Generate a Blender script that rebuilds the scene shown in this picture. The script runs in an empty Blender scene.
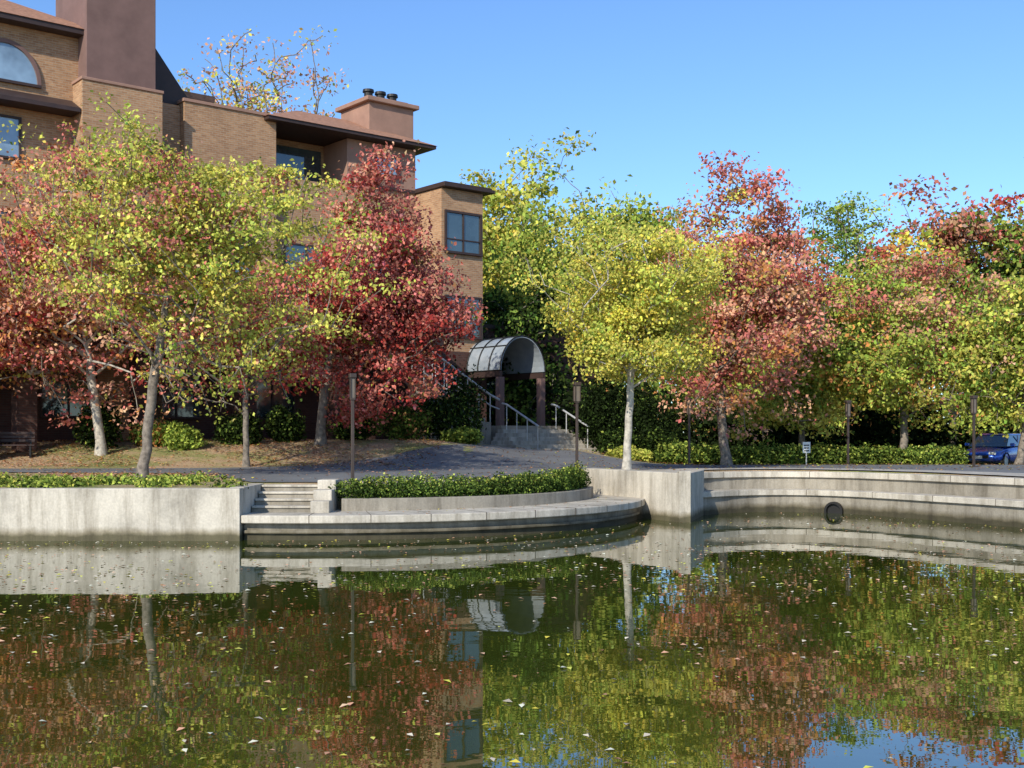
import bpy, bmesh, math, random
import numpy as np
from mathutils import Vector
rad=math.radians
scene=bpy.context.scene
coll=scene.collection
random.seed(3)

# ---------------------------------------------------------------- materials
def newmat(name):
    m=bpy.data.materials.new(name); m.use_nodes=True
    nt=m.node_tree; nt.nodes.clear()
    out=nt.nodes.new('ShaderNodeOutputMaterial')
    return m,nt,out
def N(nt,t,**kw):
    n=nt.nodes.new(t)
    for k,v in kw.items(): setattr(n,k,v)
    return n
def ramp(nt,src,stops):
    r=N(nt,'ShaderNodeValToRGB')
    e=r.color_ramp.elements
    while len(e)<len(stops): e.new(0.5)
    for i,(p,c) in enumerate(stops):
        e[i].position=p; e[i].color=(c[0],c[1],c[2],1)
    nt.links.new(src,r.inputs[0]); return r.outputs[0]
def noise(nt,vec,scale,detail=5,rough=.6):
    n=N(nt,'ShaderNodeTexNoise'); n.inputs['Scale'].default_value=scale
    n.inputs['Detail'].default_value=detail; n.inputs['Roughness'].default_value=rough
    if vec is not None: nt.links.new(vec,n.inputs['Vector'])
    return n.outputs['Fac']
def mixc(nt,fac,a,b,mode='MIX'):
    m=N(nt,'ShaderNodeMix',data_type='RGBA',blend_type=mode)
    for i,v in ((0,fac),(6,a),(7,b)):
        if isinstance(v,(int,float)): m.inputs[i].default_value=v
        elif isinstance(v,tuple): m.inputs[i].default_value=(*v,1)
        else: nt.links.new(v,m.inputs[i])
    return m.outputs[2]
def bump(nt,h,strength,dist=.02):
    b=N(nt,'ShaderNodeBump'); b.inputs['Strength'].default_value=strength; b.inputs['Distance'].default_value=dist
    nt.links.new(h,b.inputs['Height']); return b.outputs[0]
def principled(nt,out,col,rough=.8,metal=0,normal=None,spec=None):
    p=N(nt,'ShaderNodeBsdfPrincipled')
    if isinstance(col,tuple): p.inputs['Base Color'].default_value=(*col,1)
    else: nt.links.new(col,p.inputs['Base Color'])
    if isinstance(rough,(int,float)): p.inputs['Roughness'].default_value=rough
    else: nt.links.new(rough,p.inputs['Roughness'])
    p.inputs['Metallic'].default_value=metal
    if spec is not None: p.inputs['Specular IOR Level'].default_value=spec
    if normal is not None: nt.links.new(normal,p.inputs['Normal'])
    nt.links.new(p.outputs[0],out.inputs[0]); return p
def pos(nt):
    return N(nt,'ShaderNodeNewGeometry').outputs['Position']
def mapping(nt,vec,scale):
    m=N(nt,'ShaderNodeMapping'); m.inputs['Scale'].default_value=scale
    nt.links.new(vec,m.inputs['Vector']); return m.outputs[0]

def simple(name,col,rough=.7,metal=0,var=.25,scale=3,b=0.15):
    m,nt,out=newmat(name); P=pos(nt)
    n=noise(nt,P,scale)
    c=ramp(nt,n,[(.3,tuple(x*(1-var) for x in col)),(.7,tuple(min(1,x*(1+var)) for x in col))])
    n2=noise(nt,P,scale*12)
    principled(nt,out,c,rough,metal,bump(nt,n2,b,.01)); return m

def concrete(name,base,water=True):
    m,nt,out=newmat(name); P=pos(nt)
    n=noise(nt,P,.9,7,.65); n2=noise(nt,P,25,4)
    st=noise(nt,mapping(nt,P,(2.3,2.3,.3)),1.2,7,.75)
    c=ramp(nt,n,[(.3,tuple(x*.66 for x in base)),(.52,base),(.75,tuple(x*1.12 for x in base))])
    s=ramp(nt,st,[(.33,(.38,.35,.30)),(.55,(1,1,1))])
    c=mixc(nt,.7,c,s,'MULTIPLY')
    c=mixc(nt,.4,c,ramp(nt,n2,[(.35,(.6,.6,.6)),(.65,(1.0,1.0,1.0))]),'MULTIPLY')
    if water:
        sep=N(nt,'ShaderNodeSeparateXYZ'); nt.links.new(P,sep.inputs[0])
        ad=N(nt,'ShaderNodeMath',operation='MULTIPLY_ADD'); nt.links.new(noise(nt,P,2.2),ad.inputs[0])
        ad.inputs[1].default_value=-.22; nt.links.new(sep.outputs[2],ad.inputs[2])
        w=ramp(nt,ad.outputs[0],[(0.0,(.20,.19,.12)),(.06,(.5,.47,.38)),(.18,(1,1,1))])
        c=mixc(nt,1.0,c,w,'MULTIPLY')
    principled(nt,out,c,.85,0,bump(nt,n2,.35,.01)); return m

def brick(name,c1,c2,mortar):
    m,nt,out=newmat(name)
    tc=N(nt,'ShaderNodeTexCoord'); sep=N(nt,'ShaderNodeSeparateXYZ'); nt.links.new(tc.outputs['Object'],sep.inputs[0])
    a=N(nt,'ShaderNodeMath',operation='ADD'); nt.links.new(sep.outputs[0],a.inputs[0]); nt.links.new(sep.outputs[1],a.inputs[1])
    cb=N(nt,'ShaderNodeCombineXYZ'); nt.links.new(a.outputs[0],cb.inputs[0]); nt.links.new(sep.outputs[2],cb.inputs[1])
    b=N(nt,'ShaderNodeTexBrick'); nt.links.new(cb.outputs[0],b.inputs['Vector'])
    b.inputs['Color1'].default_value=(*c1,1); b.inputs['Color2'].default_value=(*c2,1); b.inputs['Mortar'].default_value=(*mortar,1)
    b.inputs['Scale'].default_value=1; b.inputs['Brick Width'].default_value=.24; b.inputs['Row Height'].default_value=.085
    b.inputs['Mortar Size'].default_value=.011
    n=noise(nt,tc.outputs['Object'],.7,6)
    c=mixc(nt,.5,b.outputs[0],ramp(nt,n,[(.3,(.6,.55,.52)),(.7,(1.1,1.1,1.1))]),'MULTIPLY')
    n3=noise(nt,mapping(nt,cb.outputs[0],(3.2,11,1)),1,2)
    c=mixc(nt,.45,c,ramp(nt,n3,[(.35,(.62,.55,.5)),(.65,(1.15,1.1,1.05))]),'MULTIPLY')
    principled(nt,out,c,.9,0,bump(nt,b.outputs[1],-.3,.01)); return m

def glass(name,col,rough=.05):
    m,nt,out=newmat(name); P=pos(nt)
    n=noise(nt,P,.8,3)
    c=ramp(nt,n,[(.35,tuple(x*.5 for x in col)),(.65,col)])
    p=principled(nt,out,c,rough,0); p.inputs['Specular IOR Level'].default_value=1.0
    p.inputs['IOR'].default_value=1.7
    return m

def leafmat(name,trans=.4):
    m,nt,out=newmat(name)
    at=N(nt,'ShaderNodeAttribute'); at.attribute_name='leafcol'
    d=N(nt,'ShaderNodeBsdfDiffuse'); t=N(nt,'ShaderNodeBsdfTranslucent')
    nt.links.new(at.outputs['Color'],d.inputs[0]); nt.links.new(at.outputs['Color'],t.inputs[0])
    m1=N(nt,'ShaderNodeMixShader'); m1.inputs[0].default_value=trans
    nt.links.new(d.outputs[0],m1.inputs[1]); nt.links.new(t.outputs[0],m1.inputs[2])
    nt.links.new(m1.outputs[0],out.inputs[0]); return m

M_leaf=leafmat('leaf_material',.28)
M_dead=leafmat('dead_leaf_material',.1)
M_bark=simple('bark',(.20,.165,.13),.95,0,.5,9,.6)
M_barklight=simple('bark_pale',(.42,.38,.31),.95,0,.4,8,.6)
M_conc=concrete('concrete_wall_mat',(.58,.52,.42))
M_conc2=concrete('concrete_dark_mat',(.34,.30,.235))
M_walk=concrete('concrete_walk_mat',(.52,.47,.39),False)
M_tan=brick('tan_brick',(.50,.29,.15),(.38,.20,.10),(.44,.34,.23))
M_redshade=brick('shaded_red_brick',(.10,.04,.027),(.07,.028,.02),(.08,.055,.045))  # red-brown brick, darkened in its colour for the shaded lower floors
M_stucco=simple('brown_stucco',(.18,.105,.088),.9,0,.15,1.5,.3)
M_stucco2=simple('pink_stucco',(.33,.19,.135),.9,0,.15,1.5,.3)
M_roof=simple('roof_shingle',(.34,.17,.10),.9,0,.3,6,.5)
M_trim=simple('dark_trim',(.045,.025,.02),.6,0,.2,3,.1)
M_glass=glass('window_glass',(.05,.08,.09))
M_glassb=glass('sky_window_glass',(.30,.42,.52),.15)  # pale blue base: sky reflection put into the pane colour
M_black=simple('black_metal',(.02,.018,.016),.5,.3,.2,4,.1)
M_post=simple('brown_metal',(.07,.05,.04),.5,.3,.2,4,.1)
M_white=simple('white_paint',(.7,.7,.66),.6,0,.1,4,.1)
M_metal=simple('rail_metal',(.5,.5,.48),.45,.3,.15,5,.1)
M_soil=simple('soil',(.07,.05,.035),.95,0,.4,6,.6)

m,nt,out=newmat('asphalt'); P=pos(nt)
c=ramp(nt,noise(nt,P,.5,6),[(.3,(.12,.12,.122)),(.7,(.19,.19,.187))])
c=mixc(nt,.5,c,ramp(nt,noise(nt,P,60,3),[(.3,(.5,.5,.5)),(.7,(1.2,1.2,1.2))]),'MULTIPLY')
principled(nt,out,c,.9,0,bump(nt,noise(nt,P,80,2),.4,.01)); M_asph=m
m,nt,out=newmat('lawn_ground'); P=pos(nt)
c=ramp(nt,noise(nt,P,.35,7,.7),[(.3,(.15,.20,.045)),(.44,(.28,.27,.10)),(.54,(.46,.32,.20)),(.75,(.26,.27,.09))])
c=mixc(nt,.7,c,ramp(nt,noise(nt,P,14,5,.8),[(.3,(.45,.45,.4)),(.7,(1.4,1.3,1.2))]),'MULTIPLY')
principled(nt,out,c,1,0,bump(nt,noise(nt,P,30,4),.8,.04)); M_lawn=m
# water
m,nt,out=newmat('pond_water'); P=pos(nt)
n1=noise(nt,mapping(nt,P,(1.0,1.3,1)),.9,2,.45)
n2=noise(nt,mapping(nt,P,(1,1.4,1)),4.5,2,.5)
ad=N(nt,'ShaderNodeMath',operation='MULTIPLY_ADD'); nt.links.new(n2,ad.inputs[0]); ad.inputs[1].default_value=.10; nt.links.new(n1,ad.inputs[2])
patch=ramp(nt,noise(nt,P,.22,3),[(.35,(.4,.4,.4)),(.7,(1,1,1))])
h=N(nt,'ShaderNodeMath',operation='MULTIPLY'); nt.links.new(ad.outputs[0],h.inputs[0]); nt.links.new(patch,h.inputs[1])
col=ramp(nt,noise(nt,P,.3,4),[(.3,(.028,.040,.005)),(.7,(.046,.058,.008))])
p=principled(nt,out,col,.0,0,bump(nt,h.outputs[0],.14,.03)); p.inputs['IOR'].default_value=2.15
M_water=m

# ---------------------------------------------------------------- mesh helpers
def link(o,parent=None):
    coll.objects.link(o)
    if parent is not None: o.parent=parent
    return o
def empty(name,loc=(0,0,0),rz=0):
    e=bpy.data.objects.new(name,None); e.location=loc; e.rotation_euler=(0,0,rz); e.empty_display_size=.3
    coll.objects.link(e); return e
def mesh_obj(name,verts,faces,mat,parent=None,smooth=False,bevel=0):
    me=bpy.data.meshes.new(name); me.from_pydata([tuple(v) for v in verts],[],faces); me.update()
    bm=bmesh.new(); bm.from_mesh(me); bmesh.ops.recalc_face_normals(bm,faces=bm.faces); bm.to_mesh(me); bm.free()
    if smooth:
        for p in me.polygons: p.use_smooth=True
    me.materials.append(mat)
    o=bpy.data.objects.new(name,me); link(o,parent)
    if bevel>0:
        md=o.modifiers.new('bevel','BEVEL'); md.width=bevel; md.segments=2; md.limit_method='ANGLE'
    return o
def boxes(name,lst,mat,parent=None,bevel=0):
    V=[];F=[]
    for (x0,x1,y0,y1,z0,z1) in lst:
        b=len(V)
        V+=[(x0,y0,z0),(x1,y0,z0),(x1,y1,z0),(x0,y1,z0),(x0,y0,z1),(x1,y0,z1),(x1,y1,z1),(x0,y1,z1)]
        F+=[(b,b+3,b+2,b+1),(b+4,b+5,b+6,b+7),(b,b+1,b+5,b+4),(b+1,b+2,b+6,b+5),(b+2,b+3,b+7,b+6),(b+3,b,b+4,b+7)]
    return mesh_obj(name,V,F,mat,parent,False,bevel)
def prism(name,poly,z0,z1,mat,parent=None,bevel=0):
    n=len(poly); V=[(x,y,z0) for x,y in poly]+[(x,y,z1) for x,y in poly]
    F=[tuple(range(n))[::-1],tuple(range(n,2*n))]+[(i,(i+1)%n,n+(i+1)%n,n+i) for i in range(n)]
    return mesh_obj(name,V,F,mat,parent,False,bevel)
def sweep(name,poly,prof,mat,parent=None,bevel=0):
    P=np.array(poly,float); n=len(P); k=len(prof); V=[]
    for i in range(n):
        a=P[max(i-1,0)]; b=P[min(i+1,n-1)]; t=b-a; t/=np.linalg.norm(t); nn=np.array([-t[1],t[0]])
        for off,z in prof: V.append((P[i][0]+nn[0]*off,P[i][1]+nn[1]*off,z))
    F=[]
    for i in range(n-1):
        for j in range(k):
            F.append((i*k+j,(i+1)*k+j,(i+1)*k+(j+1)%k,i*k+(j+1)%k))
    F.append(tuple(range(k))); F.append(tuple((n-1)*k+j for j in range(k))[::-1])
    return mesh_obj(name,V,F,mat,parent,False,bevel)
def tube(name,pts,r,mat,parent=None,sides=8):
    cu=bpy.data.curves.new(name,'CURVE'); cu.dimensions='3D'; cu.bevel_depth=r; cu.bevel_resolution=2; cu.use_fill_caps=True
    s=cu.splines.new('POLY'); s.points.add(len(pts)-1)
    for i,p in enumerate(pts): s.points[i].co=(*p,1)
    cu.materials.append(mat)
    o=bpy.data.objects.new(name,cu); return link(o,parent)
def cyl(name,c,r0,r1,z0,z1,mat,parent=None,n=16):
    V=[];F=[]
    for z,r in ((z0,r0),(z1,r1)):
        for i in range(n):
            a=2*math.pi*i/n; V.append((c[0]+r*math.cos(a),c[1]+r*math.sin(a),z))
    F=[tuple(range(n))[::-1],tuple(range(n,2*n))]+[(i,(i+1)%n,n+(i+1)%n,n+i) for i in range(n)]
    return mesh_obj(name,V,F,mat,parent)

def fast_quads(name,V,F,mat,parent=None,cols=None,smooth=False):
    V=np.asarray(V,np.float32); F=np.asarray(F,np.int32)
    me=bpy.data.meshes.new(name)
    me.vertices.add(len(V)); me.vertices.foreach_set('co',V.ravel())
    me.loops.add(F.size); me.loops.foreach_set('vertex_index',F.ravel())
    me.polygons.add(len(F)); me.polygons.foreach_set('loop_start',np.arange(0,F.size,4,dtype=np.int32))
    me.polygons.foreach_set('loop_total',np.full(len(F),4,np.int32))
    if smooth: me.polygons.foreach_set('use_smooth',np.ones(len(F),bool))
    me.update(calc_edges=True)
    if cols is not None:
        a=me.attributes.new('leafcol','FLOAT_COLOR','POINT')
        c=np.ones((len(V),4),np.float32); c[:,:3]=cols; a.data.foreach_set('color',c.ravel())
    me.materials.append(mat)
    o=bpy.data.objects.new(name,me); return link(o,parent)

def leaves(name,P,size,col,nrm,rng,mat,parent=None,aspect=.66,flat=.0):
    n=len(P)
    nr=rng.normal(size=(n,3)); nr/=np.linalg.norm(nr,axis=1)[:,None]
    nv=nr*(1-flat)+nrm; nv/=np.linalg.norm(nv,axis=1)[:,None]+1e-6
    t=np.cross(nv,rng.normal(size=(n,3))); t/=np.linalg.norm(t,axis=1)[:,None]+1e-6
    b=np.cross(nv,t); s=(size*(.6+.8*rng.random(n)))[:,None]
    V=np.empty((n,4,3)); V[:,0]=P-t*s*.5; V[:,1]=P+b*s*.5*aspect+nv*s*.12; V[:,2]=P+t*s*.5; V[:,3]=P-b*s*.5*aspect+nv*s*.12
    F=np.arange(4*n).reshape(n,4)
    return fast_quads(name,V.reshape(-1,3),F,mat,parent,np.repeat(col,4,axis=0))

# ---------------------------------------------------------------- palettes (linear)
YG=(.66,.62,.13); GR=(.19,.27,.05); DG=(.05,.085,.02); PK=(.64,.215,.165); RD=(.44,.075,.06)
OR=(.68,.30,.10); YE=(.80,.65,.10); LG=(.42,.49,.09); MR=(.20,.04,.04); BR=(.32,.17,.08); SAL=(.74,.39,.24)
SHADE=(.018,.028,.010)  # near-black green: shade under the trees put into the leaf colour

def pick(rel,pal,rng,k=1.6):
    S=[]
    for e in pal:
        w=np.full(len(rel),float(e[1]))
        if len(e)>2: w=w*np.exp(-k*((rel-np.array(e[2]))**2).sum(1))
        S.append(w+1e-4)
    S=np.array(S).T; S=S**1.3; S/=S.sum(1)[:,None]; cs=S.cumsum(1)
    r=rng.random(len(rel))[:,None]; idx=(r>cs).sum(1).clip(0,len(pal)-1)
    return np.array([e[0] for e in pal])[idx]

def terrain(x,y):
    def ss(a,b,t):
        t=np.clip((t-a)/(b-a),0,1); return t*t*(3-2*t)
    z=1.08+.08*ss(25,33,y)
    z=z+.85*ss(36.5,44,y)*(1-ss(-3.5,1.5,x))+.42*ss(38,47,y)*ss(-3.5,1.5,x)*(1-ss(2,6,x))
    z=z-.6*ss(40,58,y)*ss(3,9,x)
    return z

def tree(name,bx,by,crown_c,crown_r,trunk_r=.14,K=260,per=120,leaf=.12,pal=None,seed=1,clump=.36,mat=M_bark,first=.33,
         shape='round',thin_low=0.0,lean=0,pk=1.6,bz=None,rt=.006):
    rng=np.random.default_rng(seed)
    if bz is None: bz=float(terrain(np.array(bx),np.array(by)))-.05
    c=np.array(crown_c,float); R=np.array(crown_r,float)
    E=empty(name,(bx,by,bz))
    base=np.array([bx,by,bz])
    ph=rng.random((6,3))*6.28; fr=rng.normal(size=(6,3))*2.4
    A=[]
    while len(A)<K:
        v=rng.normal(size=3); v/=np.linalg.norm(v)
        lump=1+.24*sum(math.sin(fr[i]@v+ph[i][0]) for i in range(6))/1.7
        r=rng.random()**.42
        q=v*r*lump
        if shape=='ovoid':
            tz=(q[2]+1)/2; f=1.10-.40*max(0,tz-.4)/.6 if tz>.4 else .85+.6*tz; q[0]*=f;q[1]*=f
        elif shape=='taper':
            tz=(q[2]+1)/2; f=1.15-.62*max(0,tz-.35)/.65 if tz>.35 else .9+.7*tz; q[0]*=f;q[1]*=f
        elif shape=='umbrella':
            if q[2]<-.45: q[2]=-.45-.45*(abs(q[2])-.45)
        A.append(q)
    A=np.array(A); Aw=c+A*R
    Aw[:,2]=np.maximum(Aw[:,2],bz+.9)
    H=c[2]+R[2]-bz
    nodes=[base]; par=[-1]
    top=np.array([c[0],c[1],c[2]+R[2]*.55]); nt_=max(8,int(H/.45))
    wig=rng.normal(size=2)*.12
    for i in range(1,nt_+1):
        t=i/nt_; p=base*(1-t)+top*t
        f=t**1.6
        p[0]=bx+(top[0]-bx)*f+wig[0]*math.sin(t*5)*.9+lean*t*(1-t)
        p[1]=by+(top[1]-by)*f+wig[1]*math.sin(t*4.2)*.9
        nodes.append(p+rng.normal(size=3)*.015); par.append(i-1)
    ntr=len(nodes)
    zmin=bz+H*first*.75
    axisd=np.linalg.norm((Aw-c)/R*np.array([1,1,.6]),axis=1)
    order=np.argsort(axisd)
    arr=np.array(nodes)
    ends=[]
    for ai in order:
        a=Aw[ai]
        d=arr-a; dist=np.linalg.norm(d,axis=1)
        hor=np.linalg.norm(d[:,:2],axis=1)
        cost=dist+1.3*np.maximum(0,arr[:,2]-a[2]+.45*hor)+np.where(arr[:,2]<zmin,50,0)
        j=int(np.argmin(cost)); s=arr[j]; L=dist[j]; m=max(1,int(L/.45))
        new=[]; pj=j
        up=np.array([0,0,.16*L])
        for q in range(1,m+1):
            t=q/m; p=s*(1-t)+a*t+up*4*t*(1-t)*.6+rng.normal(size=3)*.05*min(L,1.2)*(t<1)
            new.append(p); par.append(pj); pj=len(arr)+len(new)-1
        arr=np.vstack([arr,np.array(new)]); ends.append(len(arr)-1)
    par=np.array(par); cnt=np.zeros(len(arr))
    cnt[ends]+=1
    for i in range(len(arr)-1,0,-1): cnt[par[i]]+=cnt[i]
    rr=rt+(trunk_r-rt)*(cnt/cnt[0])**.55
    rr[:ntr]=np.maximum(rr[:ntr],rt)
    taper=1-.25*np.arange(ntr)/ntr; rr[:ntr]*=taper; rr[0]*=1.45; rr[1]*=1.08
    idx=np.arange(1,len(arr)); a=arr[par[idx]]; b=arr[idx]; ra=rr[par[idx]]; rb=rr[idx]
    ra=np.where(idx<ntr,ra,np.minimum(ra,rb*1.35))
    d=b-a; L=np.linalg.norm(d,axis=1)[:,None]+1e-6; d/=L; b=b+d*rb[:,None]*.3
    ref=np.where(np.abs(d[:,2:3])>.9,np.array([[1.,0,0]]),np.array([[0,0,1.]]))
    u=np.cross(d,ref); u/=np.linalg.norm(u,axis=1)[:,None]; w=np.cross(d,u)
    S=6; V=np.empty((len(idx),2*S,3))
    for k in range(S):
        an=2*math.pi*k/S; o=u*math.cos(an)+w*math.sin(an)
        V[:,k]=a+o*ra[:,None]; V[:,S+k]=b+o*rb[:,None]
    base_i=(np.arange(len(idx))*2*S)[:,None]
    F=np.concatenate([base_i+np.array([[k,(k+1)%S,S+(k+1)%S,S+k]]) for k in range(S)])
    fast_quads('trunk_and_branches',V.reshape(-1,3)-base,F,mat,E,None,True)
    lowf=np.clip((A[:,2]+1)/1.1,0,1)
    n_per=(per*(.25+1.1*rng.random(K)**1.3)*(1-thin_low*(1-lowf))).astype(int)
    ci=np.repeat(np.arange(K),n_per); n=len(ci)
    crad=clump*(.55+.9*rng.random(K))
    g=np.clip(rng.normal(size=(n,3)),-1.8,1.8)*np.array([1,1,.5])
    Pn=Aw[ci]+g*crad[ci][:,None]
    rel=A[ci]
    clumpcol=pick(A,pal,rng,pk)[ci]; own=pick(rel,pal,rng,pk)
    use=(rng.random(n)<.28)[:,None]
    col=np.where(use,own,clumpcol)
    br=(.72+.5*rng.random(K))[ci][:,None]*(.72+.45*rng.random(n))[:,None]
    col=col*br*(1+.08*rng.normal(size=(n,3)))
    col=np.clip(col,.008,.85)
    nrm=(Pn-c)/R; nrm=nrm/ (np.linalg.norm(nrm,axis=1)[:,None]+.3)*.6+np.array([-.12,-.25,.3])
    leaves('foliage',Pn-base,leaf,col,nrm,rng,M_leaf,E)
    return E

def shrub(name,pts,radii,n,leaf,pal,seed,bz=None,box=False,origin=None):
    rng=np.random.default_rng(seed); Ps=[];Ns=[];rel=[]
    vol=np.array([r[0]*r[2]+r[1]*r[2] for r in radii]); cnts=(n*vol/vol.sum()).astype(int)
    for c,r,k in zip(pts,radii,cnts):
        v=rng.normal(size=(k,3)); v/=np.linalg.norm(v,axis=1)[:,None]
        rr=rng.random((k,1))**.3
        ph=rng.random(3)*6
        lum=1+.12*np.sin(v[:,:1]*5+ph[0])+.12*np.sin(v[:,1:2]*6+ph[1])+.10*np.sin(v[:,2:3]*7+ph[2])
        q=v*rr*lum*(1+.05*rng.normal(size=(k,1))); Ps.append(np.array(c)+q*np.array(r)); Ns.append(v); rel.append(q)
    P=np.concatenate(Ps);Nn=np.concatenate(Ns);rel=np.concatenate(rel)
    f=np.sin(P[:,0]*2.3+seed)+np.sin(P[:,1]*1.9)+np.sin(P[:,2]*3.1+P[:,0])
    col=pick(rel,pal,rng)*(.6+.7*rng.random(len(P)))[:,None]*(1+.13*f)[:,None]
    o=np.array(origin if origin is not None else pts[0])
    ob=leaves(name,P-o,leaf,np.clip(col,.004,.7),Nn*.6+np.array([0,0,.35]),rng,M_leaf)
    ob.location=o
    return ob

# ---------------------------------------------------------------- ground sheet
SH=[(-60.0,25.1),(-5.66,25.1),(-5.64,27.25),(-4.12,27.25),(-4.1,27.12)]
for i in range(12):
    X=-4.0+(1.36+4.0)*i/11; SH.append((X,33-math.sqrt(max(0,5.9**2-(X+4.5)**2))))
SH+=[(1.5,34.0),(2.25,35.0),(4.36,30.75),(4.75,32.2),(5.0,33.75),(5.3,34.35),(6.1,35.0),(7.1,35.35),(8.4,35.3),(9.9,34.35),(11.2,32.6),(12.05,31.0),(13.2,28.9),(14.8,24),(16.3,14),(17,0),(17.1,-2)]
SHx=np.array([a for a,b in SH]); SHy=np.array([b for a,b in SH])
def shore(x): return float(np.interp(x,SHx,SHy))
xs=sorted(set([-700,-400,-200,-120,-90,-70,-60.02]+list(SHx)+list(np.arange(-58,60,1.0))+[17.12,65,80,120,200,400,700]))
offs=list(np.concatenate([[0],np.arange(.8,36,1.1),[40,48,60,80,120,200,400,700]]))
V=[];F=[]; ncol=5+len(offs)
for x in xs:
    inp=-60<=x<=17.1; s=shore(x) if inp else 25.1 if x<0 else 0
    bed=-.9 if inp else 1.0
    for y,z in ((-700,.7),(-40,.7),(-4,.7),(-2.5,bed),(s-.01,bed)): V.append((x,min(y,s-.01),z))
    for o in offs: V.append((x,s+o,float(terrain(np.array(x),np.array(s+o)))))
for i in range(len(xs)-1):
    for j in range(ncol-1):
        a=i*ncol+j; F.append((a,a+ncol,a+ncol+1,a+1))
g=mesh_obj('ground',V,F,M_lawn)
mesh_obj('pond_water',[(-70,-4.5,0),(30,-4.5,0),(30,36,0),(-70,36,0)],[(0,1,2,3)],M_water)

def strip(name,ctrl,dz,mat,nx=160,ny=26):
    X=np.array([c[0] for c in ctrl]);lo=np.array([c[1] for c in ctrl]);hi=np.array([c[2] for c in ctrl])
    xx=np.unique(np.concatenate([np.linspace(X[0],X[-1],nx),X])); V=[];F=[]
    for x in xx:
        a=np.interp(x,X,lo);b=np.interp(x,X,hi)
        for j in range(ny):
            y=a+(b-a)*j/(ny-1); V.append((x,y,float(terrain(np.array(x),np.array(y)))+dz))
    for i in range(len(xx)-1):
        for j in range(ny-1):
            a=i*ny+j; F.append((a,a+ny,a+ny+1,a+1))
    return mesh_obj(name,V,F,mat)
strip('road',[(-60,33,36.5),(-14,33,36.5),(-9,32,37),(-7.2,30,37.5),(-6,27.6,38),(-4.15,27.6,39.5),(-4.05,27.5,39.6),(-2,27.9,43),(-.8,28.8,46.5),(0,29.3,47.5),(1,30.8,48.3),(1.5,34.3,48.3),(2.3,35.6,47.5),(3.4,34.4,44.5),(5.0,34.8,41.8),(7,36.6,41.0),(9,36.4,42),(12,34.6,43),(16,28,43.5),(19,25,44),(21,24,66),(60,20,66)],.02,M_asph)
strip('promenade_pavement',[(2.3,35.05,35.6),(3.3,33.1,35.0),(4.36,31.2,35.2),(4.75,32.5,35.6),(5.3,34.5,36.3),(6.1,35.05,36.7),(7.1,35.4,36.9),(8.4,35.35,36.9),(9.9,34.4,36.2),(11.2,32.7,35.2),(12.05,31.1,34.3),(13.2,29.0,32.2),(14.8,24.2,29),(16.2,15,27)],.035,M_walk,120,8)

# ---------------------------------------------------------------- pond walls
def arc(r,a0,a1,n=40,c=(-4.5,33)):
    return [(c[0]+r*math.sin(rad(a0+(a1-a0)*i/n)),c[1]-r*math.cos(rad(a0+(a1-a0)*i/n))) for i in range(n+1)]
W=empty('pond_retaining_wall',(0,0,0))
x=-5.64; k=0
while x>-60:
    x0=max(x-9.2,-60)
    boxes('panel_%d'%k,[(x0+.008,x-.008,24.9,25.26,-.8,1.09)],M_conc,W,.018); x=x0; k+=1
boxes('backing',[(-60,-5.7,24.93,25.2,-.8,1.05)],M_conc2,W)
boxes('end_return',[(-5.95,-5.64,25.27,27.35,-.8,1.10)],M_conc,W,.015)
T=empty('pond_terrace',(0,0,0))
wl=[(3.52,31.8),(2.0,34.8),(-5.6,34.8)]
prism('terrace_wall',arc(7.94,-8.0,78)+wl,-.8,.36,M_conc2,T)
prism('terrace_floor',[(x,y) for x,y in arc(8.14,-8.0,77.5)]+wl,.363,.53,M_conc,T,.02)
sweep('wall_course',arc(7.96,-7.9,77.6),[(0,.15),(-.06,.15),(-.06,.21),(0,.21)],M_conc2,T)
for k,a in enumerate(range(2,76,9)):
    prism('floor_joint_%d'%k,arc(6.75,a,a+.09,1)+arc(8.144,a+.09,a,1),.37,.533,M_soil,T)
PL=empty('hedge_planter',(0,0,0))
sweep('planter_wall',arc(6.72,6.5,88,40),[(0,.5),(-.0,.80),(.25,.80),(.25,.5)],M_conc2,PL,.015)
prism('planter_soil',arc(6.6,6.5,88,30)+arc(5.85,88,6.5,30),.5,.77,M_soil,PL)
sweep('planter_back_kerb',arc(5.98,6.5,88,40),[(0,.5),(0,1.14),(.2,1.14),(.2,.5)],M_conc,PL,.01)
ST=empty('pond_steps',(0,0,0))
for i in range(4):
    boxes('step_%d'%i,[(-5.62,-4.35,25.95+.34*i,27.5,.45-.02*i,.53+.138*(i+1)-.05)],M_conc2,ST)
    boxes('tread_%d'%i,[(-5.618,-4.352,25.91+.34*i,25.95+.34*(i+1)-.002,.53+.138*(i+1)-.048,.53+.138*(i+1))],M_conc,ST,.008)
boxes('cheek_wall_low',[(-4.33,-3.92,25.75,26.15,.5,.78)],M_conc,ST,.02)
boxes('cheek_wall_mid',[(-4.335,-3.925,26.16,26.7,.5,1.0)],M_conc,ST,.02)
boxes('cheek_wall_top',[(-4.33,-3.92,26.71,27.4,.5,1.2)],M_conc,ST,.02)
RW=empty('curved_retaining_wall',(0,0,0))
prism('pier_wall',[(1.85,34.95),(4.2,30.25),(4.5,30.3),(5.3,33.1),(4.95,33.35),(4.22,31.3),(2.3,35.3)],-.8,1.24,M_conc,RW,.02)
boxes('corner_post',[(4.2,4.5,30.17,30.48,-.8,1.29)],M_conc,RW,.02)
low=np.array([(5.05,32.75),(5.5,33.2),(6.3,33.9),(7.3,34.3),(8.4,34.15),(9.4,33.4),(10.25,32.1),(10.95,30.75),(12.1,28.4),(13.6,24),(15.2,14),(16,0),(16.1,-3)])
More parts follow.
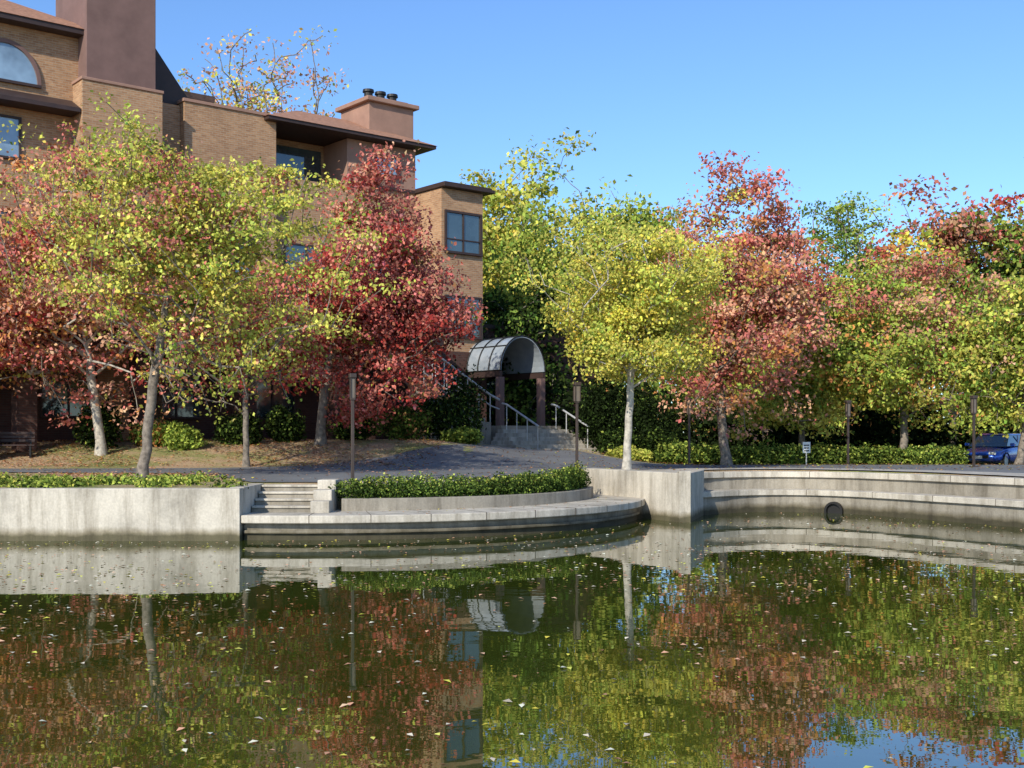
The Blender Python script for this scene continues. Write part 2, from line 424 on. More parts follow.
def resample(P,step=.35):
    P=np.array(P,float); d=np.r_[0,np.cumsum(np.linalg.norm(np.diff(P,axis=0),axis=1))]
    out=[]
    n=int(d[-1]/step)
    for i in range(n+1):
        t=d[-1]*i/n; k=min(max(np.searchsorted(d,t)-1,0),len(P)-2); u=(t-d[k])/(d[k+1]-d[k])
        p0=P[max(k-1,0)];p1=P[k];p2=P[k+1];p3=P[min(k+2,len(P)-1)]
        out.append(.5*((2*p1)+(-p0+p2)*u+(2*p0-5*p1+4*p2-p3)*u*u+(-p0+3*p1-3*p2+p3)*u**3))
    return np.array(out)
lowr=resample(low)
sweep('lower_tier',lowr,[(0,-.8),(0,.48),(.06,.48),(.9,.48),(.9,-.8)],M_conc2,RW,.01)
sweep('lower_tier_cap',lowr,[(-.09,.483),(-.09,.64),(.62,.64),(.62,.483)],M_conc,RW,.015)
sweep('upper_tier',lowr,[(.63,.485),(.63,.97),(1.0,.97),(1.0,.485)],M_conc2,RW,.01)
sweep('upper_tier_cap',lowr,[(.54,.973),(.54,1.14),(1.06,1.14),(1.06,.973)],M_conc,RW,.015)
for k,i in enumerate(range(5,len(lowr)-2,6)):
    t=lowr[i+1]-lowr[i-1]; t/=np.linalg.norm(t); nn=np.array([-t[1],t[0]]); c0=lowr[i]
    for nm,a,b,z0,z1 in (('lower',-.094,.61,.49,.643),('upper',.536,1.05,.98,1.143)):
        q=[c0+nn*a-t*.007,c0+nn*b-t*.007,c0+nn*b+t*.007,c0+nn*a+t*.007]
        prism('%s_joint_%d'%(nm,k),[tuple(v) for v in q],z0,z1,M_soil,RW)
DR=empty('drain_outlet_pipe',(9.07,33.72,.06),rad(-38))
V=[];F=[];n=24
for (r,y) in ((.27,-.12),(.21,-.12),(.21,.4),(.27,.3)):
    for i in range(n):
        a=2*math.pi*i/n; V.append((r*math.cos(a),y,r*math.sin(a)))
for k in range(3):
    for i in range(n): F.append((k*n+i,k*n+(i+1)%n,(k+1)*n+(i+1)%n,(k+1)*n+i))
F+= [(3*n+i,3*n+(i+1)%n,(i+1)%n,i) for i in range(n)]
mesh_obj('pipe',V,F,M_black,DR)
mesh_obj('pipe_end',[(.205*math.cos(2*math.pi*i/n),-.02,.205*math.sin(2*math.pi*i/n)) for i in range(n)],[tuple(range(n))],M_black,DR)

# ---------------------------------------------------------------- building
A0=rad(39.3)
B=empty('brick_apartment_building',(-18.3,43,0),A0)
boxes('main_wing_walls',[(-26,3,0,14,.8,17.1)],M_tan,B)
boxes('middle_wing_walls',[(6.8,10.8,-.3,11,.8,15.3)],M_tan,B)
boxes('link_walls',[(3.01,6.79,.1,10,.8,15.2)],M_tan,B)
boxes('right_wing_walls',[(10.81,14.4,2.0,10,.8,15.1),(14.41,19.5,0,10,.8,13.2)],M_tan,B)
boxes('right_wing_upper_wall',[(14.41,18.0,.02,10,13.203,15.1)],M_stucco2,B)
boxes('string_course',[(14.4,18.0,-.08,0.0,13.1,13.25)],M_trim,B)
boxes('balcony_wall',[(10.83,14.38,.05,.3,.8,13.0)],M_tan,B)
boxes('balcony_glazing',[(11.2,14.2,1.90,1.97,12.6,14.8)],M_glass,B)
boxes('bay_walls',[(18,20.3,-2,3,.8,13.1)],M_tan,B)
boxes('bay_roof',[(17.9,20.75,-2.35,3.4,13.12,13.27)],M_trim,B,.02)
boxes('bay_roof_top',[(18.0,20.65,-2.25,3.3,13.28,13.36)],M_trim,B,.02)
def window(x0,x1,y,z0,z1,nm,glassm=M_glass,div=2,fr=.07,transom=False):
    boxes('window_glass_'+nm,[(x0,x1,y-.02,y+.0-.004,z0,z1)],glassm,B)
    L=[(x0-fr,x1+fr,y-.09,y-.003,z1,z1+fr),(x0-fr,x1+fr,y-.14,y-.003,z0-fr,z0),(x0-fr,x0,y-.085,y-.003,z0,z1),(x1,x1+fr,y-.085,y-.003,z0,z1)]
    for i in range(1,div):
        xm=x0+(x1-x0)*i/div; L.append((xm-.03,xm+.03,y-.075,y-.022,z0,z1))
    if transom: L.append((x0,x1,y-.07,y-.023,z0+(z1-z0)*.3,z0+(z1-z0)*.3+.05))
    boxes('window_frame_'+nm,L,M_trim,B)
window(18.25,20.1,-2,10.35,12.05,'bay',M_glass,2,.1,True)
window(18.25,20.1,-2,6.6,8.3,'bay_low',M_glass,2,.1,True)
window(15.9,17.0,.02,13.75,14.55,'small',M_glassb,2)
window(-2.2,.6,0,12.2,13.6,'w1',M_glassb,3,.08)
for i,x in enumerate(np.arange(-24,-3,4.2)):
    window(x,x+2.4,0,12.2,13.6,'a%d'%i,M_glass,2); window(x,x+2.4,0,8.4,10.2,'b%d'%i,M_glass,2)
for i,x in enumerate((-1.5,3.5,7.6,11.4,15)):
    yy=-.3 if 6.8<x<10 else (.05 if 10.8<x<14 else (.1 if 3<x<6 else 0))
    window(x,x+2.0,yy,8.4,10.2,'c%d'%i,M_glass,2)
def arch(cx,zb,r,y):
    n=24; V=[(cx,y,zb)]
    for i in range(n+1):
        a=math.pi*i/n; V.append((cx+r*math.cos(a),y,zb+r*1.15*math.sin(a)))
    mesh_obj('arched_window_glass',V,[(0,i+1,i+2) for i in range(n)],M_glassb,B)
    V=[];F=[]
    for i in range(n+1):
        a=math.pi*i/n
        for rr,yy in ((r,y-.06),(r+.13,y-.06),(r+.13,y+.03),(r,y+.03)): V.append((cx+rr*math.cos(a),yy,zb+rr*1.15*math.sin(a)))
    for i in range(n):
        for j in range(4): F.append((i*4+j,i*4+4+j,i*4+4+(j+1)%4,i*4+(j+1)%4))
    mesh_obj('arched_window_frame',V,F,M_stucco,B)
    boxes('arched_window_bars',[(cx-r-.12,cx+r+.12,y-.1,y-.001,zb-.1,zb-.001)],M_trim,B)
arch(.1,14.95,1.15,-.03)
arch(-9,14.95,1.15,-.03)
def hip(name,x0,x1,y0,y1,z,h,mat,ins=2.5):
    V=[(x0,y0,z),(x1,y0,z),(x1,y1,z),(x0,y1,z),(x0+ins,y0+ins,z+h),(x1-ins,y0+ins,z+h),(x1-ins,y1-ins,z+h),(x0+ins,y1-ins,z+h)]
    F=[(0,1,5,4),(1,2,6,5),(2,3,7,6),(3,0,4,7),(4,5,6,7),(3,2,1,0)]
    mesh_obj(name,V,F,mat,B)
hip('main_roof',-26.6,3.7,-.65,14.6,17.16,1.5,M_roof,3)
boxes('main_eave_fascia',[(-26.55,3.65,-.6,14.5,16.97,17.15)],M_trim,B)
hip('right_roof',10.2,18.7,-.75,10.7,15.26,1.3,M_roof,3)
boxes('right_eave_fascia',[(10.25,18.65,-.7,10.6,15.12,15.25)],M_trim,B)
boxes('middle_cap',[(6.75,10.85,-.36,11.05,15.303,15.42)],M_stucco2,B)
boxes('middle_back_roof',[(5.9,8.8,1.2,9,15.9,16.15)],M_roof,B); boxes('middle_back_fascia',[(6.0,8.7,1.3,8.9,15.425,15.89)],M_trim,B)
V=[(-26,0,14.62),(2.5,0,14.62),(2.5,-.95,14.15),(-26,-.95,14.15),(-26,0,14.0),(2.5,0,14.0),(2.5,-.95,14.0),(-26,-.95,14.0)]
mesh_obj('skirt_roof',V,[(0,1,2,3),(3,2,6,7),(7,6,5,4),(1,5,6,2),(0,3,7,4),(0,4,5,1)],M_trim,B)
boxes('stucco_chimney',[(2.75,5.4,-.85,2.5,15.32,22)],M_stucco,B,.02)
boxes('chimney_base',[(2.55,5.6,-1.0,2.6,.8,15.2)],M_tan,B)
boxes('chimney_shoulder',[(2.5,5.65,-1.05,2.65,15.203,15.318)],M_stucco2,B,.02)
V=[(5.51,.3,17.8),(5.51,7,17.8),(7.3,7,15.5),(7.3,.3,15.5),(5.51,.3,15.2),(5.51,7,15.2),(7.3,7,15.3),(7.3,.3,15.3)]
mesh_obj('lean_to_roof',V,[(0,1,2,3),(4,5,6,7),(0,3,7,4),(1,5,6,2),(2,6,7,3),(0,4,5,1)],M_trim,B)
boxes('chimney_stack',[(15.9,18.3,.6,3.0,15.3,17.1)],M_stucco2,B,.02)
boxes('chimney_crown',[(15.7,18.5,.4,3.2,17.103,17.3)],M_stucco2,B,.03)
boxes('chimney_top',[(16.05,18.15,.8,2.8,17.303,17.45)],M_stucco,B,.03)
for i,x in enumerate((16.5,17.15,17.8)):
    cyl('chimney_pot_%d'%i,(x,1.6),.2,.2,17.45,17.8,M_black,B); cyl('pot_cap_%d'%i,(x,1.6),.27,.25,17.81,17.93,M_black,B)
boxes('added_porch_roof',[(-26,17.2,-3.3,-1.1,6.0,6.35)],M_trim,B,.02)  # guessed porch overhang, added to darken the ground floor
boxes('porch_soffit_wall',[(-26,17.2,-3.1,-2.85,5.3,5.99)],M_redshade,B)
boxes('porch_piers',[(x,x+.65,-3.15,-2.5,.8,5.29) for x in np.arange(-25,17,4.1)],M_redshade,B)
boxes('ground_floor_wall',[(-26,17.5,-.98,-.45,.8,5.98)],M_redshade,B)
for i,x in enumerate(np.arange(-23.5,16,4.1)):
    window(x,x+1.9,-.98,2.9,4.9,'g%d'%i,M_glass,2)
boxes('low_planter_wall',[(-20,-1.5,-4.3,-4.0,.8,2.75)],M_redshade,B)
boxes('bay_base',[(17.85,20.40,-2.15,-2.003,.8,5.9)],M_redshade,B)
boxes('entrance_wing',[(20.41,30,-.5,8,.8,7.2)],M_redshade,B); boxes('entrance_wing_cap',[(20.42,30.1,-.6,8.1,7.203,7.4)],M_trim,B)
window(21,22.2,-.5,2.7,5.2,'door',M_glass,2)

C=empty('entrance_canopy',(-18.3,43,0),A0)
n=20; sx0,sx1,ya,yb=19.25,21.75,-4.6,-2.62; zc=5.0
def prof(off):
    return [( (sx0+sx1)/2-(1.25+off)*math.cos(math.pi*i/n), zc+(1.5+off)*math.sin(math.pi*i/n)) for i in range(n+1)]
m,nt,out=newmat('canopy_panel'); p=principled(nt,out,ramp(nt,noise(nt,pos(nt),2),[(.3,(.30,.34,.37)),(.7,(.42,.46,.49))]),.25,.2); M_can=m
V=[];F=[]
po=prof(0);pi=prof(-.04)
for (x,z) in po: V+= [(x,ya,z),(x,yb+2.1,z)]
for (x,z) in pi: V+= [(x,ya,z),(x,yb+2.1,z)]
k=2*(n+1)
for i in range(n):
    F+= [(2*i,2*i+1,2*i+3,2*i+2),(k+2*i,k+2*i+2,k+2*i+3,k+2*i+1),(2*i,2*i+2,k+2*i+2,k+2*i),(2*i+1,k+2*i+1,k+2*i+3,2*i+3)]
mesh_obj('vault_shell',V,F,M_can,C)
for j,y in enumerate(np.linspace(ya,yb+2.0,6)):
    tube('rib_%d'%j,[(x,y,z) for x,z in prof(.03)],.03,M_black,C)
for j,i in enumerate((0,5,10,15,20)):
    x,z=prof(.03)[i]; tube('purlin_%d'%j,[(x,ya,z),(x,yb+2,z)],.025,M_black,C)
boxes('canopy_beam',[(sx0-.05,sx0+.1,ya,yb+2,zc-.28,zc-.04),(sx1-.1,sx1+.05,ya,yb+2,zc-.28,zc-.04)],M_trim,C)
boxes('canopy_posts',[(sx0-.05,sx0+.22,ya,ya+.3,1.2,zc-.29),(sx1-.22,sx1+.05,ya,ya+.3,1.2,zc-.29)],M_stucco,C,.02)
boxes('landing',[(18.8,22.2,-5.2,-.52,.9,2.6)],M_conc2,C)
S=empty('entrance_stairs',(-18.3,43,0),A0)
boxes('front_step_flight',[(18.6-.12*i,22.6+.12*i,-5.2-.36*(i+1),-5.21,.9,2.6-.16*(i+1)) for i in range(6)],M_walk,S,.015)
boxes('side_flight',[(18.5-.3*i-.3,18.5-.3*i-.004,-4.9,-3.5,.9,2.75+.17*i) for i in range(10)],M_conc2,S,.01)
for nm,y in (('rail_near',-4.95),('rail_far',-3.5)):
    tube(nm,[(18.9,y,3.7),(18.4,y,3.9),(15.4,y,5.6)],.05,M_metal,S)
    tube(nm+'_mid',[(18.9,y,3.3),(18.4,y,3.45),(15.4,y,5.15)],.03,M_metal,S)
    for q in range(6):
        xx=18.4-.6*q; tube(nm+'_post_%d'%q,[(xx,y,2.75+.17*(18.4-xx)/.3),(xx,y,3.9+.567*(18.4-xx))],.025,M_metal,S)
for nm,x in (('rail_l',19.1),('rail_r',21.9)):
    tube(nm,[(x,-4.9,3.55),(x,-5.2,3.5),(x,-7.3,2.55)],.045,M_metal,S)
    for q in range(4): tube(nm+'_post_%d'%q,[(x,-5.2-.68*q,1.6),(x,-5.2-.68*q,3.5-.3*q)],.025,M_metal,S)

# ---------------------------------------------------------------- lamps, signs
M_lens=simple('lamp_lens',(.16,.13,.10),.4,0,.1,5,.05)
def lamp(x,y,h,name='bollard_street_lamp',w=.085,lm=None):
    z=float(terrain(np.array(x),np.array(y)))
    L=empty(name,(x,y,z),rad(20))
    boxes('base_plate',[(-.11,.11,-.11,.11,-.02,.05)],M_post,L,.01)
    boxes('post',[(-.035,.035,-.035,.035,.05,h-.6)],M_post,L,.008)
    boxes('collar',[(-.055,.055,-.055,.055,h-.6,h-.55)],M_post,L,.005)
    a=w-.022
    boxes('lantern_frame',[(-w,-a,-w,-a,h-.549,h-.1),(a,w,-w,-a,h-.549,h-.1),(-w,-a,a,w,h-.549,h-.1),(a,w,a,w,h-.549,h-.1)],M_post,L)
    boxes('lens',[(-a,a,-a,a,h-.548,h-.101)],lm or M_lens,L)
    boxes('cap',[(-w-.02,w+.02,-w-.02,w+.02,h-.099,h)],M_post,L,.015)
lamp(-3.62,27.25,2.5,w=.06); lamp(1.85,34.2,2.55); lamp(6.2,42,2.35,w=.07); lamp(11.9,42.5,2.3,w=.07); lamp(14.7,38.2,2.3,w=.07)
def sign(x,y,w,h,zt,name='parking_sign',mat=None):
    z=float(terrain(np.array(x),np.array(y))); L=empty(name,(x,y,z))
    tube('post',[(0,0.03,-.05),(0,.03,zt)],.025,M_metal,L)
    boxes('panel',[(-w/2,w/2,-.012,.0,zt-h,zt)],mat or M_white,L,.004)
    boxes('lettering',[(-w*.35,w*.35,-.016,-.0125,zt-h*.35,zt-h*.25),(-w*.3,w*.3,-.016,-.0125,zt-h*.6,zt-h*.5),(-w*.35,w*.35,-.016,-.0125,zt-h*.85,zt-h*.75)],M_black,L)
sign(10.7,43.6,.28,.40,.85)
bx,by=-16.6,39.3; z=float(terrain(np.array(bx),np.array(by)))
BE=empty('park_bench',(bx,by,z),rad(20))
boxes('seat',[(-.9,.9,-.25+.11*i,-.16+.11*i,.42,.46) for i in range(4)],M_trim,BE,.005)
boxes('backrest',[(-.9,.9,.22,.25,.55+.12*i,.64+.12*i) for i in range(3)],M_trim,BE,.005)
boxes('legs',[(-.8,-.74,-.22,.27,0,.415),(.74,.8,-.22,.27,0,.415),(-.8,-.74,.255,.29,.3,.9),(.74,.8,.255,.29,.3,.9)],M_black,BE,.005)

# ---------------------------------------------------------------- car
def car(x,y,rz):
    z=float(terrain(np.array(x),np.array(y)))+.02
    Cc=empty('parked_car',(x,y,z),rz)
    m,nt,out=newmat('car_paint'); p=principled(nt,out,(.02,.10,.55),.25,.3); p.inputs['Coat Weight'].default_value=1; paint=m
    st=[(-2.2,.62,.42,.80),(-2.12,.80,.30,.93),(-1.6,.88,.24,.97),(-.8,.90,.22,.95),(0,.90,.22,.93),(.9,.89,.22,.90),(1.5,.87,.24,.82),(2.0,.78,.28,.70),(2.2,.6,.40,.60)]
    V=[];F=[]
    for X,w,zb,zt in st:
        for yy,zz in ((-w*.86,zb),(-w,zb+.15),(-w,zt-.18),(-w*.90,zt),(0,zt+.035),(w*.90,zt),(w,zt-.18),(w,zb+.15),(w*.86,zb)): V.append((X,yy,zz))
    k=9
    for i in range(len(st)-1):
        for j in range(k): F.append((i*k+j,i*k+k+j,i*k+k+(j+1)%k,i*k+(j+1)%k))
    F.append(tuple(range(k)));F.append(tuple((len(st)-1)*k+j for j in range(k)))
    o=mesh_obj('body',V,F,paint,Cc,True,0); o.modifiers.new('s','SUBSURF').levels=1; o.modifiers['s'].render_levels=2
    def loft(name,secs,mat):
        V=[];F=[]
        for X0,X1,w,zz in secs: V+=[(X0,-w,zz),(X1,-w,zz),(X1,w,zz),(X0,w,zz)]
        for i in range(len(secs)-1):
            for j in range(4): F.append((i*4+j,i*4+(j+1)%4,i*4+4+(j+1)%4,i*4+4+j))
        F.append((0,1,2,3)); F.append(tuple(len(V)-4+j for j in range(4)))
        return mesh_obj(name,V,F,mat,Cc,False,.03)
    loft('windows',[(-1.75,1.15,.78,.90),(-1.15,.42,.62,1.38)],M_glass)
    loft('roof',[(-1.22,.48,.635,1.37),(-.95,.25,.56,1.45)],paint)
    boxes('pillars',[(-.35,-.28,-.735,-.70,.95,1.38),(-.35,-.28,.70,.735,.95,1.38)],paint,Cc)
    for i,(X,s) in enumerate(((-1.35,-1),(-1.35,1),(1.38,-1),(1.38,1))):
        V=[];F=[];nn=24
        for (r,yy) in ((.20,.80),(.32,.80),(.33,.86),(.33,.66)):
            for q in range(nn):
                a=2*math.pi*q/nn; V.append((X+r*math.cos(a),s*(yy+.05),.33+r*math.sin(a)))
        for b in range(3):
            for q in range(nn): F.append((b*nn+q,b*nn+(q+1)%nn,(b+1)*nn+(q+1)%nn,(b+1)*nn+q))
        mesh_obj('tyre_%d'%i,V,F,M_black,Cc)
        mesh_obj('rim_%d'%i,[(X+.21*math.cos(2*math.pi*q/nn),s*.86,.33+.21*math.sin(2*math.pi*q/nn)) for q in range(nn)],[tuple(range(nn))],M_metal,Cc)
    boxes('headlights',[(2.02,2.14,-.70,-.42,.58,.70),(2.02,2.14,.42,.70,.58,.70)],M_white,Cc,.03)
    m,nt,out=newmat('tail_lens'); principled(nt,out,(.4,.01,.01),.3)
    boxes('taillights',[(-2.18,-2.05,-.78,-.50,.72,.88),(-2.18,-2.05,.50,.78,.72,.88)],m,Cc,.02)
    boxes('licence_plates',[(2.2,2.225,-.2,.2,.42,.54),(-2.235,-2.2,-.2,.2,.6,.74)],M_white,Cc)
    boxes('mirrors',[(.75,.92,-1.02,-.84,.92,1.05),(.75,.92,.84,1.02,.92,1.05)],paint,Cc,.03)
    boxes('bumper_grille',[(2.16,2.21,-.45,.45,.44,.56)],M_black,Cc,.01)
car(20.3,50.2,rad(228))

# ---------------------------------------------------------------- vegetation
tree('maple_tree',-8.95,29,(-8.1,29.3,6.75),(3.85,3.3,3.6),.125,560,108,.106,
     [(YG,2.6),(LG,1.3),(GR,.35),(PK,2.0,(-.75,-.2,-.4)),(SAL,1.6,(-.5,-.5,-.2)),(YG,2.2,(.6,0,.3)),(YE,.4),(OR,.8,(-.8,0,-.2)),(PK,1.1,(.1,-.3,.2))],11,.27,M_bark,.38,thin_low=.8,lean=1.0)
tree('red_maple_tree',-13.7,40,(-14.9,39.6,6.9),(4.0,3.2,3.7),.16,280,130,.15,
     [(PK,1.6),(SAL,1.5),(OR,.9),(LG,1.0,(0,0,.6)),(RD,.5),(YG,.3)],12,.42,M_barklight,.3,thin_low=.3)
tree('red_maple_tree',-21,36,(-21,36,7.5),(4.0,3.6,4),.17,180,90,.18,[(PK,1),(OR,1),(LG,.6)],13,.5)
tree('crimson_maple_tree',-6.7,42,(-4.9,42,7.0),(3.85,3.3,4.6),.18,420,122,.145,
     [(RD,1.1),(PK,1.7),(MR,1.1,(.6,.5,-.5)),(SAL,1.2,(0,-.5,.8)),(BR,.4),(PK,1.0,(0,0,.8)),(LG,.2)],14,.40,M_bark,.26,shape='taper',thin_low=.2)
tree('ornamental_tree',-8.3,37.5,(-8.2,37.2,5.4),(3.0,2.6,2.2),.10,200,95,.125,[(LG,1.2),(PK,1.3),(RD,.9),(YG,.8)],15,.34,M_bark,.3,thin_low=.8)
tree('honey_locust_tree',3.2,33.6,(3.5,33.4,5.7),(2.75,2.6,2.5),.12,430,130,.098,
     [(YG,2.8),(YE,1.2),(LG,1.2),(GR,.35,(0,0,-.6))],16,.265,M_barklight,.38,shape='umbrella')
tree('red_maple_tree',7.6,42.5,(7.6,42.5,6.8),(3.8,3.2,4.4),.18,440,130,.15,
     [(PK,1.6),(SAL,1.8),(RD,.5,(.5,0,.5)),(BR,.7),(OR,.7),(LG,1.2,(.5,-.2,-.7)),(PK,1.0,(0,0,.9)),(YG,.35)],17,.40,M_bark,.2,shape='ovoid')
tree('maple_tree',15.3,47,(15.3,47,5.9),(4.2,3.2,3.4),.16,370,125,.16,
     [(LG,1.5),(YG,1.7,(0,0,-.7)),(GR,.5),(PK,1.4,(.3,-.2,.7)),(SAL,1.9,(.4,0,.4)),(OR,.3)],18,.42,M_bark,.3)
tree('maple_tree',11.6,48.5,(11.7,48.5,5.0),(2.6,2.5,2.9),.14,220,115,.165,[(YG,1.8),(LG,1.2),(GR,.5),(SAL,.8,(0,0,.6)),(PK,.5,(0,0,.9))],19,.42)
tree('maple_tree',19.4,46,(19.6,46,5.6),(2.9,2.6,2.9),.14,240,115,.16,[(YG,1.6),(LG,1.2),(GR,.5),(SAL,.9,(0,0,.8))],20,.40)
tree('red_oak_tree',22.8,62,(22.8,62,9.7),(3.4,3,5.4),.2,210,95,.26,[(OR,.5),(PK,1.1),(SAL,.8),(RD,.6),(GR,.7),(BR,.7),(LG,.5)],21,.55)
tree('oak_tree',25.9,61,(26.2,61,9.3),(3.6,3,5.3),.2,230,110,.26,[(GR,1.5),(LG,1.0),(DG,.6),(YG,.6,(0,0,-.5))],22,.6)
tree('maple_tree',17.7,57,(17.6,57,6.9),(2.4,2.4,4.6),.18,180,95,.21,[(OR,1.2),(RD,1,(0,0,.9)),(LG,1.3,(0,0,-.4)),(YE,.8)],23,.48)
tree('pine_tree',20.0,70,(20.2,70,10.2),(3.4,3.2,5.4),.22,230,110,.20,[(GR,1.5),(LG,.8),(YG,.2)],24,.45,rt=.02)
tree('maple_tree',-1.0,72,(-.8,72,12.2),(4.6,4,6.2),.24,300,115,.30,[(YE,.6),(YG,1.8),(LG,1.0)],25,.64)
tree('oak_tree',4.2,62,(4.3,62,9.3),(4.8,3.6,5.4),.24,320,115,.25,[(GR,1.0),(LG,1.8),(YG,1.2,(0,0,.6)),(YG,.3)],26,.62)
tree('evergreen_tree',-.1,57.8,(-.1,57.8,5.2),(2.6,2.2,3.7),.2,180,110,.22,[(DG,1.3),(GR,.4),(SHADE,.8)],28,.5)
tree('birch_tree',-16.0,74,(-16.2,74,20.5),(5.6,4,5.8),.25,420,24,.23,[(YE,.5),(SAL,1.4),(YG,.8)],29,.5,M_bark,.4,rt=.018)
tree('maple_tree',13,66,(13,66,6.8),(4.5,3.5,5),.2,200,90,.3,[(GR,1),(LG,1.4),(YG,1.2),(PK,.4)],30,.7)
tree('oak_tree',33,52,(33,52,7.5),(5,4,5.5),.2,180,80,.33,[(GR,1),(LG,1),(SAL,.6)],31,.7)

rng=np.random.default_rng(5); pts=[];rd=[]
for i in range(60):
    x=-75+2.9*i+rng.normal()*1.5; y=88+rng.random()*22; h=5.0+rng.random()*4.0
    if -40<x<-4: y+=10
    pts.append((x,y,h*.62)); rd.append((3.2+rng.random()*1.5,3,h*.75))
shrub('distant_trees',pts,rd,42000,.72,[(GR,1),(LG,1.2),(YG,1),(DG,.5),(OR,.4),(PK,.2)],6,origin=(0,90,0))
pts=[];rd=[]
for i in range(46):
    x=3.2+.70*i+rng.normal()*.3; y=53+rng.random()*4+(8 if x>17.5 else 0); h=1.3+rng.random()*1.9
    z=float(terrain(np.array(x),np.array(y))); pts.append((x,y,z+h*.6)); rd.append((1.0+rng.random()*.5,1.1,h*.75))
shrub('thicket_shrubs',pts,rd,34000,.26,[(SHADE,4.0),(DG,.7),(GR,.2),(OR,.12),(LG,.08)],7,origin=(10,53,0))
for i,(x0,x1,y,h) in enumerate(((9.0,11.8,46.2,.85),(12.3,14.9,45.9,.8),(15.3,17.2,45.6,.75),(6.0,8.0,45.2,.8))):
    P_=[];R_=[]
    x=x0
    while x<x1:
        z=float(terrain(np.array(x),np.array(y))); P_.append((x,y,z+h*.5)); R_.append((.62,.55,h*.5+.05*random.random())); x+=.7
    shrub('clipped_hedge',P_,R_,4600,.11,[(GR,1.2),(LG,.7),(DG,.9),(YG,.4,(0,0,1))],40+i)
P_=[];R_=[]
for i in range(26):
    a=8+78*i/25; r=6.27; P_.append((-4.5+r*math.sin(rad(a)),33-r*math.cos(rad(a)),.99)); R_.append((.36,.36,.22+.12*random.random()+(.08 if i>17 else 0)))
shrub('boxwood_hedge',P_,R_,26000,.058,[(GR,1.0),(DG,1.4),(LG,.9,(0,0,.9)),(YG,.8,(0,0,1))],50)
P_=[];R_=[]
for i in range(150):
    x=-30+24.1*random.random()**.8; y=25.45+random.random()*3.2
    if x>-6.9 and y>26.6: continue
    P_.append((x,y,1.10)); R_.append((.42,.4,.10+.14*random.random()))
shrub('ivy_groundcover',P_,R_,30000,.085,[(GR,1.0),(LG,1.0),(DG,.6),(YG,.4)],51)
def bush(x,y,r,h,pal,seed,n=3200,leaf=.125):
    z=float(terrain(np.array(x),np.array(y))); rg=random.Random(seed); P_=[];R_=[]
    for i in range(6):
        P_.append((x+rg.uniform(-.5,.5)*r,y+rg.uniform(-.4,.4)*r,z+h*rg.uniform(.3,.55))); R_.append((r*rg.uniform(.5,.75),r*.6,h*rg.uniform(.4,.55)))
    shrub('shrub',P_,R_,n,leaf,pal,seed)
GP=[(GR,.4),(DG,1.4),(LG,.15),(SHADE,1.4)]
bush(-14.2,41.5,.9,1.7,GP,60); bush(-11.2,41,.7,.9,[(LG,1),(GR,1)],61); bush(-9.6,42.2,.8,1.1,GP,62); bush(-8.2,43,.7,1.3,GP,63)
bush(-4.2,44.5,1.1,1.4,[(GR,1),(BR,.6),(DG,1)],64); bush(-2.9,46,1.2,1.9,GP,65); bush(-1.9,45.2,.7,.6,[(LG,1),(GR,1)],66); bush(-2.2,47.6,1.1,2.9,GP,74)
bush(4.6,48.5,1.0,1.2,GP,67); bush(5.8,49,1.1,1.5,GP,68); bush(-6,44.5,1,1.0,GP,69); bush(-12.6,41.8,.8,.9,[(OR,.6),(GR,1)],70); bush(4.6,46,.8,.5,[(LG,1),(YG,1)],71)
bush(4.0,51.5,1.2,3.2,[(SHADE,2),(DG,.8)],72,4500); bush(5.6,52,1.6,3.4,[(SHADE,2),(DG,.8)],73,4500)

def scatter(name,n,x0,x1,y0,y1,size,pal,seed,zf,dens=None,mat=M_dead):
    rg=np.random.default_rng(seed); x=x0+(x1-x0)*rg.random(n); y=y0+(y1-y0)*rg.random(n)
    if dens is not None:
        k=rg.random(n)<dens(x,y); x=x[k];y=y[k]
    P=np.stack([x,y,zf(x,y)],1); col=pick(np.zeros((len(P),3)),pal,rg)*(.6+.8*rg.random(len(P)))[:,None]
    leaves(name,P,size,np.clip(col,0,.8),np.tile([0,0,1.0],(len(P),1)),rg,mat,flat=.8)
def okground(x,y): return np.where(y>np.interp(x,SHx,SHy)+.5,1.0,0)
scatter('fallen_leaves',34000,-25,0,28,44,.09,[(OR,.8),(BR,1.2),(SAL,2.2),(YE,.4)],80,lambda x,y:terrain(x,y)+.035,
        lambda x,y:okground(x,y)*np.where((y>37.3)&(x<-2.5)|(x<-7.5)&(y<32),1,.08)*(.3+.7*(np.sin(x*.8+y*.5)>-.3)))
scatter('fallen_leaves',7000,0,22,34,60,.09,[(OR,.6),(BR,2),(YE,.8)],81,lambda x,y:terrain(x,y)+.045,lambda x,y:okground(x,y)*.5)
scatter('fallen_leaves',900,-5.5,3.4,25,33,.06,[(OR,.6),(BR,2),(YE,.8)],83,lambda x,y:x*0+.538,
        lambda x,y:((np.hypot(x+4.5,y-33)<8.05)&(np.hypot(x+4.5,y-33)>6.76)&(x*1.0<2.9)&((x>-3.8)|(y<25.7)))*(.35+.65*(np.hypot(x+4.5,y-33)<7.0)))
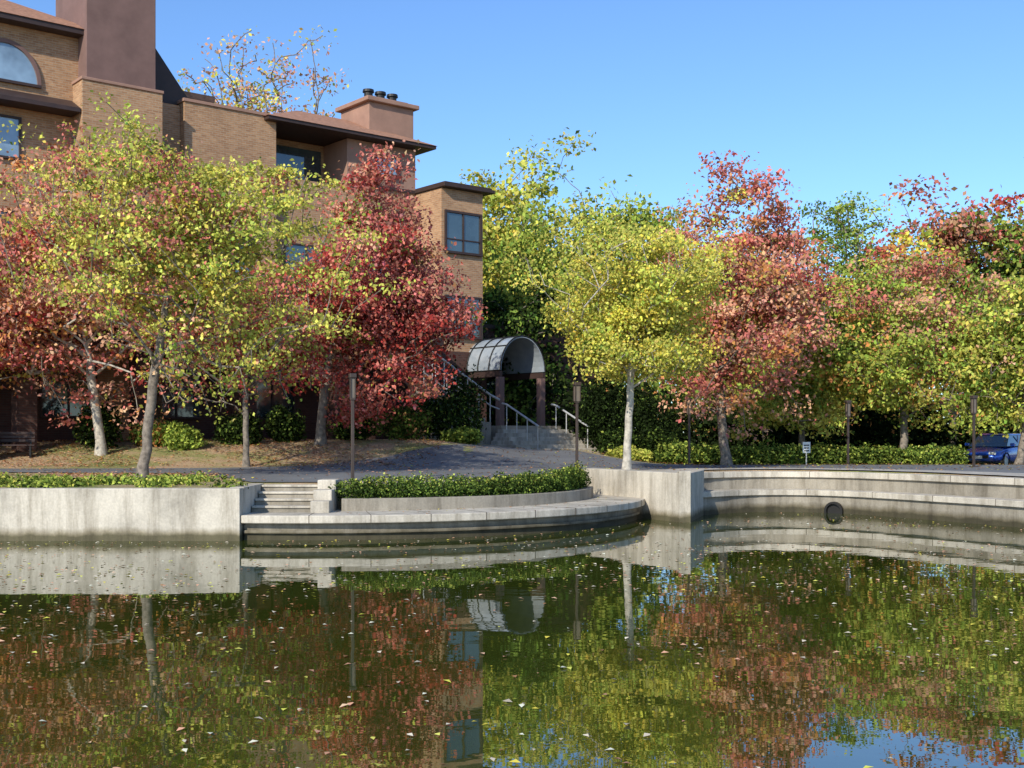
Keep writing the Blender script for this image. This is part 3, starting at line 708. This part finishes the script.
def wd(x,y):
    f=np.sin(x*.5+y*.31)+np.sin(x*.23-y*.7+2)+np.sin(y*1.1+x*.15)
    nearwall=np.exp(-((y-20)/6.0)**2)*.7
    return np.where(y<np.interp(x,[-60,-5.6,-4.5,-1.3,.9,2.4,3.3,4.3,5.4,7.3,9.4,10.9,12.1,15,16],[24.8,24.8,24.8,25.5,27,28.8,30.5,30,32.8,34,33.1,30.4,28.1,13,0]),np.clip(.20+.22*f+nearwall,.04,1),0)
scatter('floating_leaves',15000,-22,16,5,34,.068,[(SAL,1.2),(BR,1.2),(YE,.8),(YG,.5),((.7,.6,.45),1.6)],82,lambda x,y:x*0+.012,wd)

# ---------------------------------------------------------------- light, sky, camera
sunv=Vector((-.44,-.90,0)).normalized(); el=rad(31)
sd=Vector((sunv.x*math.cos(el),sunv.y*math.cos(el),math.sin(el)))
L=bpy.data.lights.new('sun','SUN'); L.energy=5.0; L.angle=rad(.5); L.color=(1,.94,.82)
lo=bpy.data.objects.new('sun',L); coll.objects.link(lo); lo.rotation_euler=sd.to_track_quat('Z','Y').to_euler(); lo.location=(-10,-10,20)
w=bpy.data.worlds.new('World'); scene.world=w; w.use_nodes=True; nt=w.node_tree
bg=nt.nodes['Background']; sk=nt.nodes.new('ShaderNodeTexSky'); sk.sky_type='NISHITA'; sk.sun_disc=False
sk.sun_elevation=el; sk.sun_rotation=math.atan2(sd.x,sd.y); sk.air_density=1.0; sk.dust_density=.4; sk.ozone_density=3.0
c=mixc(nt,1.0,sk.outputs[0],(.95,1.2,1.5),'MULTIPLY')
nt.links.new(c,bg.inputs[0]); bg.inputs[1].default_value=.14
cam=bpy.data.cameras.new('camera'); co=bpy.data.objects.new('camera',cam); coll.objects.link(co)
co.location=(0,0,2.2); co.rotation_euler=(rad(90),0,0); cam.lens=42.19; cam.sensor_width=36; cam.shift_y=51/1024; cam.clip_end=3000
scene.camera=co
scene.view_settings.view_transform='Standard'; scene.view_settings.look='None'; scene.view_settings.exposure=0
